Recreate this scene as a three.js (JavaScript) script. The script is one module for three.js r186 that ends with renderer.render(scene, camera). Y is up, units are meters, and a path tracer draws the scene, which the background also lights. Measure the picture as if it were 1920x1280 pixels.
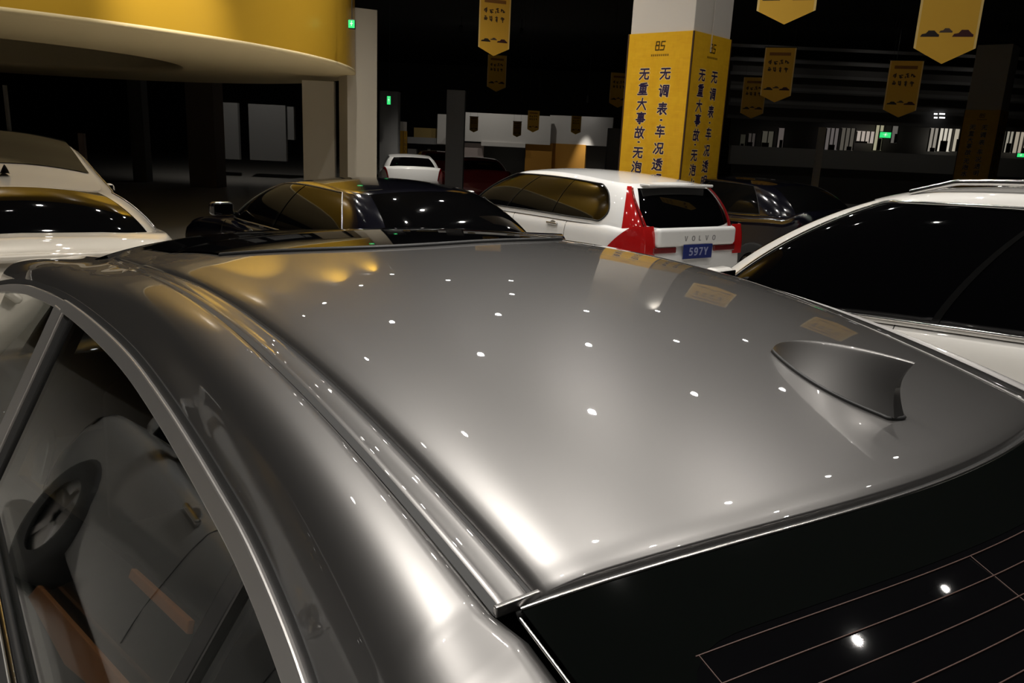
import * as THREE from 'three';
import { mergeGeometries } from 'three/addons/utils/BufferGeometryUtils.js';
import { RoundedBoxGeometry } from 'three/addons/geometries/RoundedBoxGeometry.js';
import { FontLoader } from 'three/addons/loaders/FontLoader.js';
import { TextGeometry } from 'three/addons/geometries/TextGeometry.js';

// ------------------------------------------------------------------ camera, exposure
const scene = new THREE.Scene();
scene.background = new THREE.Color(0x000000);
const R = Math.PI / 180, F = 1481.55, EYE = 1.85, PITCH = 14.39 * R, ROLL = 2.72 * R;
const camera = new THREE.PerspectiveCamera(2 * Math.atan(640 / F) / R, 1.5, 0.05, 200);
camera.position.set(0, EYE, 0);
camera.rotation.set(-PITCH, 0, ROLL, 'YXZ');
camera.updateMatrixWorld();
scene.add(camera);
const renderer = new THREE.WebGLRenderer();
renderer.toneMapping = THREE.LinearToneMapping;
renderer.toneMappingExposure = 1.0;
renderer.shadowMap.enabled = true;

// ------------------------------------------------------------------ helpers
function ray(x, y) { return new THREE.Vector3((x - 960) / F, -(y - 640) / F, -1).applyQuaternion(camera.quaternion); }
function atDepth(x, y, d) { const r = ray(x, y); return r.multiplyScalar(d / -r.z).add(camera.position); }
const taken = {};
function numbered(n) { const k = taken[n] = (taken[n] === undefined ? 0 : taken[n] + 1); return k ? n + '_' + String(k).padStart(3, '0') : n; }
function tag(o, label, category, group) { o.userData.label = label; o.userData.category = category; if (group) o.userData.group = group; return o; }
function thing(name, label, category, group) { const g = new THREE.Group(); g.name = numbered(name); scene.add(g); return tag(g, label, category, group); }
function mesh(name, geo, mat, parent, label) {
  const m = new THREE.Mesh(geo, mat); m.name = parent ? name : numbered(name); m.castShadow = m.receiveShadow = true;
  (parent || scene).add(m); if (label) m.userData.label = label; return m;
}
function structure(name, geo, mat) { const m = mesh(name, geo, mat); m.userData.kind = 'structure'; return m; }
// geometry from a grid of points fn(i, j) -> [x, y, z]
function grid(ni, nj, fn, flip) {
  const pos = [], uv = [], idx = [];
  for (let j = 0; j <= nj; j++) for (let i = 0; i <= ni; i++) { const p = fn(i / ni, j / nj); pos.push(p[0], p[1], p[2]); uv.push(i / ni, j / nj); }
  for (let j = 0; j < nj; j++) for (let i = 0; i < ni; i++) {
    const a = j * (ni + 1) + i, b = a + 1, c = a + ni + 1, d = c + 1;
    if (flip) idx.push(a, c, b, b, c, d); else idx.push(a, b, c, b, d, c);
  }
  const g = new THREE.BufferGeometry();
  g.setAttribute('position', new THREE.Float32BufferAttribute(pos, 3)); g.setAttribute('uv', new THREE.Float32BufferAttribute(uv, 2));
  g.setIndex(idx); g.computeVertexNormals(); return g;
}
function mirrorZ(g) {
  const m = g.clone(), p = m.attributes.position; for (let i = 0; i < p.count; i++) p.setZ(i, -p.getZ(i));
  if (m.index) { const a = m.index.array; for (let i = 0; i < a.length; i += 3) { const t = a[i]; a[i] = a[i + 1]; a[i + 1] = t; } m.computeVertexNormals(); }
  else { for (const k of Object.keys(m.attributes)) { const at = m.attributes[k], n = at.itemSize, a = at.array; for (let i = 0; i < a.length; i += 3 * n) for (let c = 0; c < n; c++) { const t = a[i + c]; a[i + c] = a[i + n + c]; a[i + n + c] = t; } } m.computeVertexNormals(); }
  return m;
}
const V = (x, y, z) => new THREE.Vector3(x, y, z);
function tube(pts, r, seg, rad, closed) { return new THREE.TubeGeometry(new THREE.CatmullRomCurve3(pts.map(p => Array.isArray(p) ? V(...p) : p), !!closed), seg || pts.length * 4, r, rad || 8, !!closed); }
function box(sx, sy, sz, x, y, z, r) { const g = r ? new RoundedBoxGeometry(sx, sy, sz, 3, r) : new THREE.BoxGeometry(sx, sy, sz); g.translate(x, y, z); return g; }
function merge(list) { return mergeGeometries(list.map(g => { let k = g.index ? g.toNonIndexed() : g; for (const n of Object.keys(k.attributes)) if (!['position', 'normal', 'uv'].includes(n)) k.deleteAttribute(n); return k; }), false); }
// smooth interpolation through [[x, y], ...]
function spline(pts) {
  const n = pts.length, m = [];
  const s = []; for (let i = 0; i < n - 1; i++) s.push((pts[i + 1][1] - pts[i][1]) / (pts[i + 1][0] - pts[i][0]));
  for (let i = 0; i < n; i++) m.push(i === 0 ? s[0] : i === n - 1 ? s[n - 2] : (s[i - 1] + s[i]) / 2);
  return x => {
    if (x <= pts[0][0]) return pts[0][1] + m[0] * (x - pts[0][0]);
    if (x >= pts[n - 1][0]) return pts[n - 1][1] + m[n - 1] * (x - pts[n - 1][0]);
    let i = 0; while (x > pts[i + 1][0]) i++;
    const h = pts[i + 1][0] - pts[i][0], t = (x - pts[i][0]) / h, t2 = t * t, t3 = t2 * t;
    return (2 * t3 - 3 * t2 + 1) * pts[i][1] + (t3 - 2 * t2 + t) * h * m[i] + (-2 * t3 + 3 * t2) * pts[i + 1][1] + (t3 - t2) * h * m[i + 1];
  };
}
const clamp = (x, a, b) => Math.min(b, Math.max(a, x));
const mix = (a, b, t) => a + (b - a) * t;
let seed = 7; function rnd() { seed = (seed * 16807) % 2147483647; return seed / 2147483647; }

// ------------------------------------------------------------------ materials
const lin = (r, g, b) => new THREE.Color().setRGB(r, g, b);
const std = (c, rough, o) => new THREE.MeshStandardMaterial(Object.assign({ color: c, roughness: rough }, o));
const phy = (c, rough, o) => new THREE.MeshPhysicalMaterial(Object.assign({ color: c, roughness: rough }, o));
const paint = (c, metal, rough, coat) => phy(c, rough, { metalness: metal, clearcoat: coat === undefined ? 1 : coat, clearcoatRoughness: 0.015 });
const M = {
  grey: paint(lin(.165, .160, .156), .92, .39),
  white: paint(lin(.84, .84, .83), 0, .45),
  silverWhite: paint(lin(.74, .72, .68), 0, .4),
  ivory: paint(lin(.56, .51, .43), .1, .42),
  black: paint(lin(.004, .004, .008), 0, .12),
  red: paint(lin(.35, .015, .02), .2, .35),
  dim: paint(lin(.2, .2, .2), .6, .4),
  pale: paint(lin(.24, .24, .235), 0, .4), deepGlass: phy(lin(.004, .004, .004), .05, { ior: 1.14 }),
  chrome: phy(lin(.62, .61, .6), .16, { metalness: 1 }),
  satin: phy(lin(.42, .41, .4), .28, { metalness: 1 }),
  trimMetal: phy(lin(.46, .445, .43), .36, { metalness: .9 }),
  rubber: std(lin(.008, .008, .008), .55),
  gloss: phy(lin(.006, .006, .006), .06),
  tint: phy(lin(.0015, .0015, .0018), .03, { ior: 1.5 }),
  pane: phy(lin(.62, .64, .63), .01, { transmission: 1, thickness: 0, ior: 1.5 }),
  frit: phy(lin(.0016, .002, .0018), .035, { ior: 1.5 }),
  heat: std(lin(.045, .02, .014), .6),
  trim: std(lin(.02, .018, .018), .7),
  liner: std(lin(.2, .2, .19), .9),
  leather: std(lin(.012, .012, .012), .5),
  brown: phy(lin(.55, .2, .07), .4, { clearcoat: .4 }),
  tire: std(lin(.012, .012, .012), .85),
  lens: phy(lin(.45, .012, .012), .08, { clearcoat: 1, emissive: lin(.5, .02, .02), emissiveIntensity: 0 }),
  lensDark: phy(lin(.16, .006, .008), .1, { clearcoat: 1 }),
};

// ------------------------------------------------------------------ foreground sedan: measured roof surface
const S = 1.05, PSI = 37.1127 * R, W0 = .5414 * S, UE = .1127 * S;
const sedanX = .5346 * S, sedanZ = -.8683 * S;
function poly(u, v) {
  const a = u / S, b = Math.abs(v) / W0;
  return EYE + S * (-.3372 + .2636 * a - .1258 * a * a - .0248 * a ** 3 + .0121 * a ** 4 - .0473 * b * b - .0287 * b ** 4);
}
function zS(u, v) {
  if (u > 1.9) { const d = u - 1.9; return poly(1.9, v) - .105 * d - .02 * d * d; }
  return u < .05 ? poly(u, v) - .25 * (.05 - u) ** 2 : poly(u, v);
}
function wS(u) { const a = Math.min(u, 1.9) / S; return S * (.5414 - .0067 * a + .0058 * a * a - .008 * a ** 3) - Math.max(0, u - 1.9) * .03; }
const place = (g, x, z, psi) => { g.position.set(x, 0, z); g.rotation.y = Math.PI / 2 + psi; return g; };
function carPoint(x, y, z, ox, oz, psi) { const s = Math.sin(psi), c = Math.cos(psi); return V(ox - s * x + c * z, y, oz - c * x - s * z); }
const fromSedan = (u, v) => carPoint(u, 0, v, sedanX, sedanZ, PSI);

// ------------------------------------------------------------------ hall
const concrete = std(lin(.5, .48, .45), .35), darkWall = std(lin(.09, .088, .085), .9), ceilingMat = std(lin(.03, .03, .03), .95), frameMat = std(lin(.05, .048, .045), .5);
structure('floor', box(90, .3, 90, 0, -.15, -20), concrete);
structure('ceiling', box(90, .3, 90, 0, 6.8, -20), ceilingMat);
structure('wall_left', box(.3, 6.6, 90, -32, 3.3, -20), darkWall);
structure('wall_right', box(.3, 6.6, 90, 34, 3.3, -20), darkWall);
structure('wall_back', box(90, 6.6, .3, 0, 3.3, -58), darkWall);
structure('wall_front', box(90, 6.6, .3, 0, 3.3, 22), darkWall);

// ceiling downlights: where the roof of the sedan mirrors them
const lampMat = std(lin(1, 1, 1), .5, { emissive: lin(1, .96, .9), emissiveIntensity: 70 });
const canMat = std(lin(.02, .02, .02), .5);
const canGeo = new THREE.LatheGeometry([[.054, 0], [.07, 0], [.075, .01], [.075, .3], [.0, .3]].map(p => new THREE.Vector2(...p)), 20);
const discGeo = new THREE.CylinderGeometry(.05, .05, .012, 20);
function downlight(x, z, power, y = 6.2, angle = 62) {
  const g = thing('ceiling_downlight', 'small round black downlight hanging under the dark hall ceiling', 'lamp', 'ceiling downlights');
  g.position.set(x, y, z);
  mesh('housing', canGeo, canMat, g); const d = mesh('lens', discGeo, lampMat, g, 'glowing round lens'); d.position.y = .012;
  const rod = mesh('stem', new THREE.CylinderGeometry(.012, .012, .2, 8), canMat, g); rod.position.y = .38;
  const l = new THREE.SpotLight(lin(1, .955, .89), power, 0, angle * R, .9, 2);
  l.position.set(0, -.01, 0); l.castShadow = true; l.shadow.radius = 2.4; l.target.position.set(0, -3, 0); g.add(l); g.add(l.target);
}
const LAMPS = [[3.61, .26], [3.28, 2.56], [5.21, 2.25], [5.13, 4.43], [5.26, 6.61], [5.48, 8.81], [7.28, 1.9], [6.87, 4.0], [9.73, 1.66], [9.12, .35], [6.96, 6.13], [7.14, 8.2], [8.43, 5.55],
  [10.05, 6.78], [12.44, 3.32], [6.09, .14], [13.13, 1.59], [10.35, 5.3], [11.94, 4.75], [10.76, 3.23], [1.43, .42], [1.3, 2.76], [1.34, 5.01], [1.42, 7.1], [3.44, 7.0], [3.4, 4.8]];
const powerAt = (u, v) => v > 6 ? 5 : u < 4 && v > 4.5 ? 2 : u < 4 && v > 1 ? 20 : u < 2 ? 13 : u > 4.5 && v < 1.3 ? 2 : u > 4.5 && v < 2 ? 6 : u > 4.5 && u < 6 && v < 3 ? 9 : u > 4.5 ? 23 : v < .3 ? 5 : 11;
for (const [u, v] of LAMPS) { const p = fromSedan(u, v); downlight(p.x, p.z, powerAt(u, v)); }
for (const [u, v, w, a] of [[1.95, -1.45, 62, 56], [4.1, -2.0, 2.5], [-.7, .4, 16], [-.7, 2.7, 12], [-.7, 5, 2], [-2.7, .4, 16], [-2.7, 2.7, 12], [-.4, -2.1, 34], [-2.7, -2, 20]]) { const p = fromSedan(u, v); downlight(p.x, p.z, w, 6.2, a || 62); }

// lower body shell and wheels shared by all cars (x forward, y up, z right)
function bodySection(o) {
  const top = spline(o.belt), x0 = o.x0 || 0;
  return (x, s) => {                  // s 0..1 from under the sill over the flank to the middle of the top
    const t = Math.min(x - x0, x0 + o.L - x), e = clamp(t / .55, 0, 1), pf = 1 - .2 * (1 - e) ** 2.2;
    const y1 = top(x), y0 = o.sill + .1 * (1 - e) ** 2, w = o.hw * pf, sh = Math.min(.1, (y1 - y0) * .2);
    const P = [[.0, y0], [.84, y0], [.955, y0 + .09], [.995, y0 + (y1 - y0) * .45], [.99, y1 - sh * 1.5], [.972, y1 - sh * .55], [.925, y1 - .005], [.5, y1 + .02], [0, y1 + .028]];
    const k = s * (P.length - 1), i = Math.min(P.length - 2, Math.floor(k)), f = k - i;
    return [mix(P[i][0], P[i + 1][0], f) * w, mix(P[i][1], P[i + 1][1], f)];
  };
}
function lowerBody(car, o, name = 'body') {
  const sec = bodySection(o), x0 = o.x0 || 0, n = o.n || 64, K = 16;
  const half = grid(n, K * 2, (i, j) => { const x = x0 + o.L * (i - .055 * Math.sin(2 * Math.PI * i) * 1.2); const s = j < .5 ? j * 2 : 2 - j * 2, sg = j < .5 ? -1 : 1; const p = sec(x, s); return [x, p[1], sg * p[0]]; });
  const cap = (x, fl) => grid(K * 2, 1, (i, j) => { const s = i < .5 ? i * 2 : 2 - i * 2, sg = i < .5 ? -1 : 1; const p = sec(x, s), c = sec(x, 1); return j ? [x + (fl ? -.05 : .05), mix((c[1] + o.sill) / 2, p[1], .0), 0] : [x, p[1], sg * p[0]]; }, fl);
  return mesh(name, merge([half, cap(x0, true), cap(x0 + o.L, false)]), o.paint, car);
}
const tireGeo = new THREE.LatheGeometry([[.2, -.1], [.3, -.105], [.33, -.08], [.335, 0], [.33, .08], [.3, .105], [.2, .1]].map(p => new THREE.Vector2(...p)), 28).rotateX(Math.PI / 2);
const rimGeo = (() => { const l = [new THREE.CylinderGeometry(.21, .21, .16, 24).rotateX(Math.PI / 2)]; for (let k = 0; k < 5; k++) { const b = new THREE.BoxGeometry(.06, .2, .18); b.translate(0, .1, 0); b.rotateZ(k * Math.PI * .4); l.push(b); } return merge(l); })();
function wheels(car, xs, hw, r) { for (const x of xs) for (const s of [-1, 1]) { const t = mesh('tyre', tireGeo, M.tire, car); t.position.set(x, r, s * (hw - .09)); t.scale.setScalar(r / .335); const w = mesh('rim', rimGeo, M.satin, t); w.scale.z = .9; } }

// ------------------------------------------------------------------ foreground sedan
function mapSide(g, d0) {
  const p = g.attributes.position;
  for (let i = 0; i < p.count; i++) { const u = p.getX(i), s = p.getY(i), d = p.getZ(i) + d0; p.setXYZ(i, u, 1.45 + .9285 * s - .371 * d, -.69 + .371 * s + .9285 * d); }
  g.computeVertexNormals(); return g;
}
const sealY = spline([[-.75, .86], [-.5, .985], [-.25, 1.115], [0, 1.235], [.13, 1.290], [.26, 1.335], [.373, 1.362], [.489, 1.382], [.616, 1.395], [.73, 1.405], [.917, 1.418], [1.18, 1.428], [1.53, 1.421], [1.95, 1.397], [2.3, 1.362], [2.63, 1.322], [3.17, 1.227], [3.5, 1.15]]);
const sealS = u => (sealY(u) - 1.45) / .9285, sealV = u => .69 + .4 * (1.45 - sealY(u));
const shapeFrom = pts => new THREE.Shape(pts.map(p => new THREE.Vector2(p[0], p[1])));
const slab = (pts, depth, d0, bevel) => mapSide(new THREE.ExtrudeGeometry(shapeFrom(pts), { depth, bevelEnabled: !!bevel, bevelSize: bevel || 0, bevelThickness: bevel || 0, bevelSegments: 2, curveSegments: 2 }), d0);
const range = (a, b, n) => Array.from({ length: n + 1 }, (_, i) => a + (b - a) * i / n);
function band(u0, u1, n, o0, o1, depth, d0, bevel) { const us = range(u0, u1, n); return slab([...us.map(u => [u, sealS(u) - o0]), ...us.slice().reverse().map(u => [u, sealS(u) - o1])], depth, d0, bevel); }
function topEdge(u) {
  if (u >= UE) { const w = wS(u); const k = clamp((u - 2.05) / .25, 0, 1), g = .05 * (1 - k * k * (3 - 2 * k)); return [w + g, zS(u, w) - .007]; }
  const v = .598 + .04 * (UE - u) + .25 * Math.max(0, -.1 - u) ** 2; return [v, zS(u, Math.min(v, W0 + .03)) - .006 - Math.max(0, v - W0 - .03) * .3];
}
function railPoint(u, s) {
  const [v0, y0] = topEdge(u), v3 = sealV(u), y3 = sealY(u), L = Math.hypot(v3 - v0, y3 - y0);
  const b0 = .20, c = .5 * L, v1 = v0 + c, y1 = y0 - b0 * c, v2 = v3 - .371 * c * .9, y2 = y3 + .9285 * c * .9, t = s, q = 1 - s;
  return [q ** 3 * v0 + 3 * q * q * t * v1 + 3 * q * t * t * v2 + t ** 3 * v3, q ** 3 * y0 + 3 * q * q * t * y1 + 3 * q * t * t * y2 + t ** 3 * y3];
}
function bothSides(name, geo, mat, parent, label) { const a = mesh(name, geo, mat, parent, label); mesh(name, mirrorZ(geo), mat, parent, label); return a; }
{
  const car = place(thing('sedan_car', 'large grey metallic sedan with shark fin antenna on its curved roof', 'car'), sedanX, sedanZ, PSI);
  // roof panel with rolled edges
  const edge = t => .007 * clamp((t - .9) / .1, 0, 1) ** 2;
  const uBack = v => UE * (v / W0) ** 2;
  const roofPt = (a, b) => {           // a across -1..1, b along 0..1
    const n = 1.03, A = clamp(a * n, -1, 1), fold = Math.max(0, Math.abs(a * n) - 1) / .03;
    const B = clamp((b * 1.03 - .015), 0, 1), fr = clamp(.015 - b * 1.03, 0, .015) / .015;
    const v0 = A * W0, u = mix(uBack(v0), 2.5 - .12 * A * A, B), v = A * wS(u);
    return [u - fr * .003, zS(u, v) - edge(Math.abs(A)) - fold * .014 - fr * .012 - .004 * clamp((.012 - B) / .012, 0, 1) ** 2, v + Math.sign(A) * fold * .002];
  };
  mesh('roof_panel', grid(96, 150, (i, j) => roofPt((i * 2 - 1), Math.pow(j, 1.25)), true), M.grey, car);
  // glass sunroof
  const sun = (a, b) => { const v = a * .455, u = mix(1.03 + .42 * Math.abs(a) ** 3.2, 2.35 - .08 * a * a, b); return [u, zS(u, v) + .005, v]; };
  mesh('sunroof_glass', grid(60, 40, (i, j) => { const p = sun(i * 2 - 1, j); return p; }, true), M.tint, car, 'black glass sunroof');
  const rim = []; for (let k = 0; k <= 60; k++) { const p = sun(k / 30 - 1, 0); rim.push([p[0], p[1] - .003, p[2]]); }
  mesh('sunroof_seal', tube(rim, .005, 160), M.rubber, car);
  // roof ditch, moulding strip and side rail
  const us = (n, a, b) => i => a + (b - a) * i;
  bothSides('roof_ditch', grid(110, 4, (i, j) => { const u = mix(UE, 2.2, i), w = wS(u); const y = zS(u, w); return [u, y - .016, -(w - .002 + .054 * j)]; }), M.rubber, car, 'dark roof ditch');
  bothSides('roof_moulding', grid(110, 8, (i, j) => { const u = mix(UE + .002, 2.2, i), w = wS(u); return [u, zS(u, w) - .009 - .0035 * j - .004 * Math.sin(j * Math.PI) + (j < .01 || j > .99 ? -.006 : 0), -(w + .0065 + .037 * j)]; }, true), M.grey, car);
  for (const s of [-1, 1]) mesh('moulding_end', box(.006, .012, .052, UE + .002, zS(UE, W0) - .013, s * (W0 + .024), .002), M.satin, car);
  bothSides('side_rail', grid(150, 24, (i, j) => { const u = mix(-.75, 3.2, i); const p = railPoint(u, j); return [u, p[1] - (j === 0 ? .012 : 0), -p[0]]; }, true), M.grey, car);
  // black weather seal, bright trim
  bothSides('window_seal', merge([band(-.6, 3.2, 150, -.004, .013, .012, -.002)]), M.rubber, car, 'black weather seal');
  bothSides('window_trim', band(-.5, 1.905, 110, .014, .042, .012, -.006, .003), M.trimMetal, car, 'satin metal window trim');
  bothSides('window_trim', band(1.925, 3.1, 60, .018, .042, .012, -.002, .003), M.trimMetal, car, 'satin metal window trim');
  // side glass and pillars in the side plane
  const SB = (.815 - 1.45) / .9285, uq = y => .475 - .343 * (y - 1.336), ub = y => 1.835 - .42 * (y - 1.367);
  const syOf = y => (y - 1.45) / .9285;
  const off = u => sealS(u) - .04;
  const pane = (name, uA, uB, n) => {
    const top = range(uA[0], uB[0], n).map(u => [u, off(u)]);
    return [name, [[uA[1], SB], ...top, [uB[1], SB]]];
  };
  const qd = uq(sealY(.475) - .03), bd = ub(sealY(1.84) - .03);
  for (const [n, pts] of [pane('quarter_window', [-.45, -.4], [qd - .02, uq(.815) - .02], 30), pane('rear_door_window', [qd + .015, uq(.815) + .015], [bd - .02, ub(.815) - .02], 50), pane('front_door_window', [bd + .16, ub(.815) + .16], [3.0, 3.15], 40)])
    bothSides(n, slab(pts, .004, .006), M.pane, car, 'tinted side window');
  bothSides('window_divider', slab([[qd - .02, off(qd)], [qd + .016, off(qd)], [uq(.815) + .016, SB], [uq(.815) - .02, SB]], .03, -.001, .003), M.gloss, car);
  bothSides('door_pillar', slab([[bd - .02, off(bd)], [bd + .055, off(bd + .05)], [ub(.815) + .055, SB], [ub(.815) - .02, SB]], .04, .002, .003), M.rubber, car, 'black door pillar');
  bothSides('pillar_cover', slab([[bd + .058, off(bd + .05) - .004], [bd + .165, off(bd + .17)], [ub(.815) + .165, SB], [ub(.815) + .058, SB]], .04, -.005, .004), M.trimMetal, car, 'grey satin pillar cover');
  const beltPath = (dy, dv) => range(-.4, 3.15, 20).map(u => [u, .815 + dy, -(.69 + .4 * .635 + dv)]);
  bothSides('belt_trim', tube(beltPath(0, .008), .011, 80), M.chrome, car, 'chrome belt trim');
  bothSides('belt_seal', tube(beltPath(.016, -.004), .008, 80), M.rubber, car);
  // rear window
  const vg = u => topEdge(Math.min(u, UE - .002))[0] - .007;
  const gl = (a, b, lift) => { const u0 = -.75, vE = a * (W0 + .02); const ut = uBack(vE) - .014; const u = mix(ut, u0, b); const v = a * vg(u); return [u, zS(u, v) - .007 + (lift || 0) - .035 * clamp((Math.abs(v) - W0) * 4, 0, 1) ** 2, v]; };
  mesh('rear_window', grid(70, 60, (i, j) => gl(i * 2 - 1, j)), M.tint, car, 'dark glass rear window');
  const inA = .885, inB = .105;       // printed border of the rear window, proud by a fraction of a millimetre
  const ring = [];
  ring.push(grid(70, 10, (i, j) => { const a = i * 2 - 1; const k = clamp((Math.abs(a) - .72) / (inA - .72), 0, 1); return gl(a, j * (inB + .05 * k ** 4), .0006); }));
  for (const s of [-1, 1]) ring.push(grid(6, 50, (i, j) => gl(s * mix(inA, 1, i), mix(.1, 1, j), .0006), s < 0));
  mesh('window_border', merge(ring), M.frit, car, 'black printed window border');
  for (let k = 0; k < 12; k++) mesh('heating_wire', tube(range(-.845, .845, 24).map(a => gl(a, .115 + k * .034, .0012)), .0007, 90, 5), M.heat, car, 'fine copper coloured heating wire');
  for (const a of [-.84, -.28, .28, .84]) mesh('heating_wire', tube([gl(a, .115, .0012), gl(a, .3, .0012), gl(a, .49, .0012)], .0006, 30, 5), M.heat, car);
  mesh('window_gasket', tube(range(-1, 1, 50).map(a => { const p = gl(a, 0); return [p[0] + .003, p[1] + .001, p[2]]; }), .0022, 200), M.satin, car);
  mesh('header_gap', tube(range(-1, 1, 50).map(a => { const p = gl(a, 0); return [p[0] + .01, p[1] - .008, p[2]]; }), .007, 200), M.rubber, car);
  bothSides('window_edge_seal', tube(range(UE - .01, -.75, 24).map(u => { const t = topEdge(u); return [u, t[1] + .0, -(t[0] - .001)]; }), .0018, 80), M.satin, car);
  // shark fin antenna
  const f0 = .287, f1 = .086;
  const finPt = (t, a, eta) => {      // t 0 front .. 1 rear, a side, eta 0 base .. 1 ridge
    const h = .080 * Math.pow(t, .6) * (1 - .03 * t), bw = (1 - .68 * t ** 3) * .044 * Math.pow(Math.sin(Math.PI * Math.min(.5, t * .62 + .0)), .8) * (1 - .12 * t * t);
    const u = mix(f0, f1, t) - (eta * .008 - .02 * Math.sin(Math.PI * eta) * .6) * t ** 4;
    const wz = bw * (.8 * (1 - eta) ** 1.35 + .2 * Math.pow(1 - eta * eta, .5)), v = a * wz;
    return [u, zS(u, v) + .004 + h * eta, v];
  };
  const fin = [];
  const nE = 28, sec = (t, k) => { const c = k * 2 - 1; return finPt(t, Math.sign(c), 1 - Math.abs(c)); };
  fin.push(grid(2 * nE, 44, (i, j) => sec(Math.max(.0001, j ** 1.2), i), true));
  fin.push(grid(2, nE, (i, j) => { const p = finPt(1, i * 2 - 1, j); return p; }));
  const antenna = mesh('antenna_fin', merge(fin), M.grey, car, 'grey shark fin antenna');
  const gas = []; for (let k = 0; k <= 60; k++) { const t = Math.max(.0001, 1 - Math.abs(k / 30 - 1)); const p = finPt(t, k < 30 ? -1 : 1, 0); gas.push([p[0], p[1] - .0025, p[2] * 1.03]); }
  gas.push(); mesh('fin_gasket', tube(gas.reverse(), .0032, 200, 6, true), M.rubber, antenna);
  // windscreen, bonnet, boot, lower body
  mesh('windscreen', grid(30, 20, (i, j) => { const a = i * 2 - 1, u0 = 2.5 - .12 * a * a, u1 = 3.2 - .18 * a * a, u = mix(u0, u1, j); const y0 = zS(u0, a * wS(u0)); return [u, mix(y0, 1.0 - .03 * a * a, Math.pow(j, 1.25)) - .004, a * mix(wS(u0) + .04, .76, j)]; }, true), M.tint, car);
  lowerBody(car, { x0: -1.2, L: 5.0, hw: .955, belt: [[-1.2, .74], [-1.1, .98], [-.8, 1.03], [-.3, .84], [.2, .80], [2.8, .80], [3.1, .93], [3.5, .86], [3.8, .6]], paint: M.grey, sill: .2 });
  wheels(car, [-.35, 2.75], .93, .33);
  // cabin
  mesh('head_liner', grid(20, 20, (i, j) => { const u = mix(.15, 2.0, j), v = (i * 2 - 1) * (wS(u) - .02); return [u, zS(u, v) - .045, v]; }), M.liner, car);
  const seat = (u, v, rear) => {
    const g = new THREE.Group(); g.name = rear ? 'rear_seat' : 'front_seat'; car.add(g); g.position.set(u, .42, v);
    const c = mesh('cushion', new RoundedBoxGeometry(.52, .16, .5, 3, .05), M.leather, g); c.position.set(.1, .1, 0);
    const b = mesh('backrest', new RoundedBoxGeometry(.15, .62, .5, 3, .06), M.leather, g); b.position.set(-.18, .42, 0); b.rotation.z = .22;
    const h = mesh('headrest', new RoundedBoxGeometry(.1, .18, .28, 3, .045), M.leather, g); h.position.set(-.27, .83, 0); h.rotation.z = .2;
  };
  seat(2.15, -.4); seat(2.15, .4); seat(.75, -.42, 1); seat(.75, .42, 1);
  mesh('cabin_floor', box(3.6, .05, 1.6, 1.4, .3, 0), M.trim, car);
  mesh('dashboard', box(.5, .3, 1.5, 2.85, .8, 0, .08), M.trim, car);
  mesh('parcel_shelf', box(.6, .04, 1.3, -.1, .95, 0), M.trim, car);
  // inner door panels with wood strips, seen through the rear door glass
  bothSides('door_lining', slab([[.2, SB + .03], [1.8, SB + .0], [3.1, SB], [3.1, SB - .45], [.2, SB - .45]], .05, .045), M.trim, car);
  bothSides('wood_strip', slab([[.66, syOf(1.045)], [.72, syOf(1.06)], [1.32, syOf(.925)], [1.36, syOf(.885)], [1.0, syOf(.94)]], .006, .013, .002), M.brown, car, 'brown wood trim strip');
  bothSides('wood_edge', slab([[.585, syOf(1.205)], [.59, syOf(1.216)], [.85, syOf(1.168)], [.85, syOf(1.157)]], .006, .013, .002), M.brown, car, 'thin tan trim strip');
  bothSides('door_panel', slab([[.6, syOf(1.2)], [.95, syOf(1.14)], [1.6, syOf(1.0)], [1.95, syOf(.93)], [2.0, syOf(.83)], [.7, syOf(.83)]], .02, .034), M.gloss, car, 'dark glossy door panel');
  bothSides('handle_reflection', slab([[1.62, syOf(1.03)], [1.66, syOf(1.1)], [1.72, syOf(1.115)], [1.75, syOf(1.06)], [1.69, syOf(1.015)]], .012, .018, .006), M.chrome, car, 'chrome piece standing in for a reflected door handle');  // chrome piece put in for a neighbour's door handle mirrored in the glass
}


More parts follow.
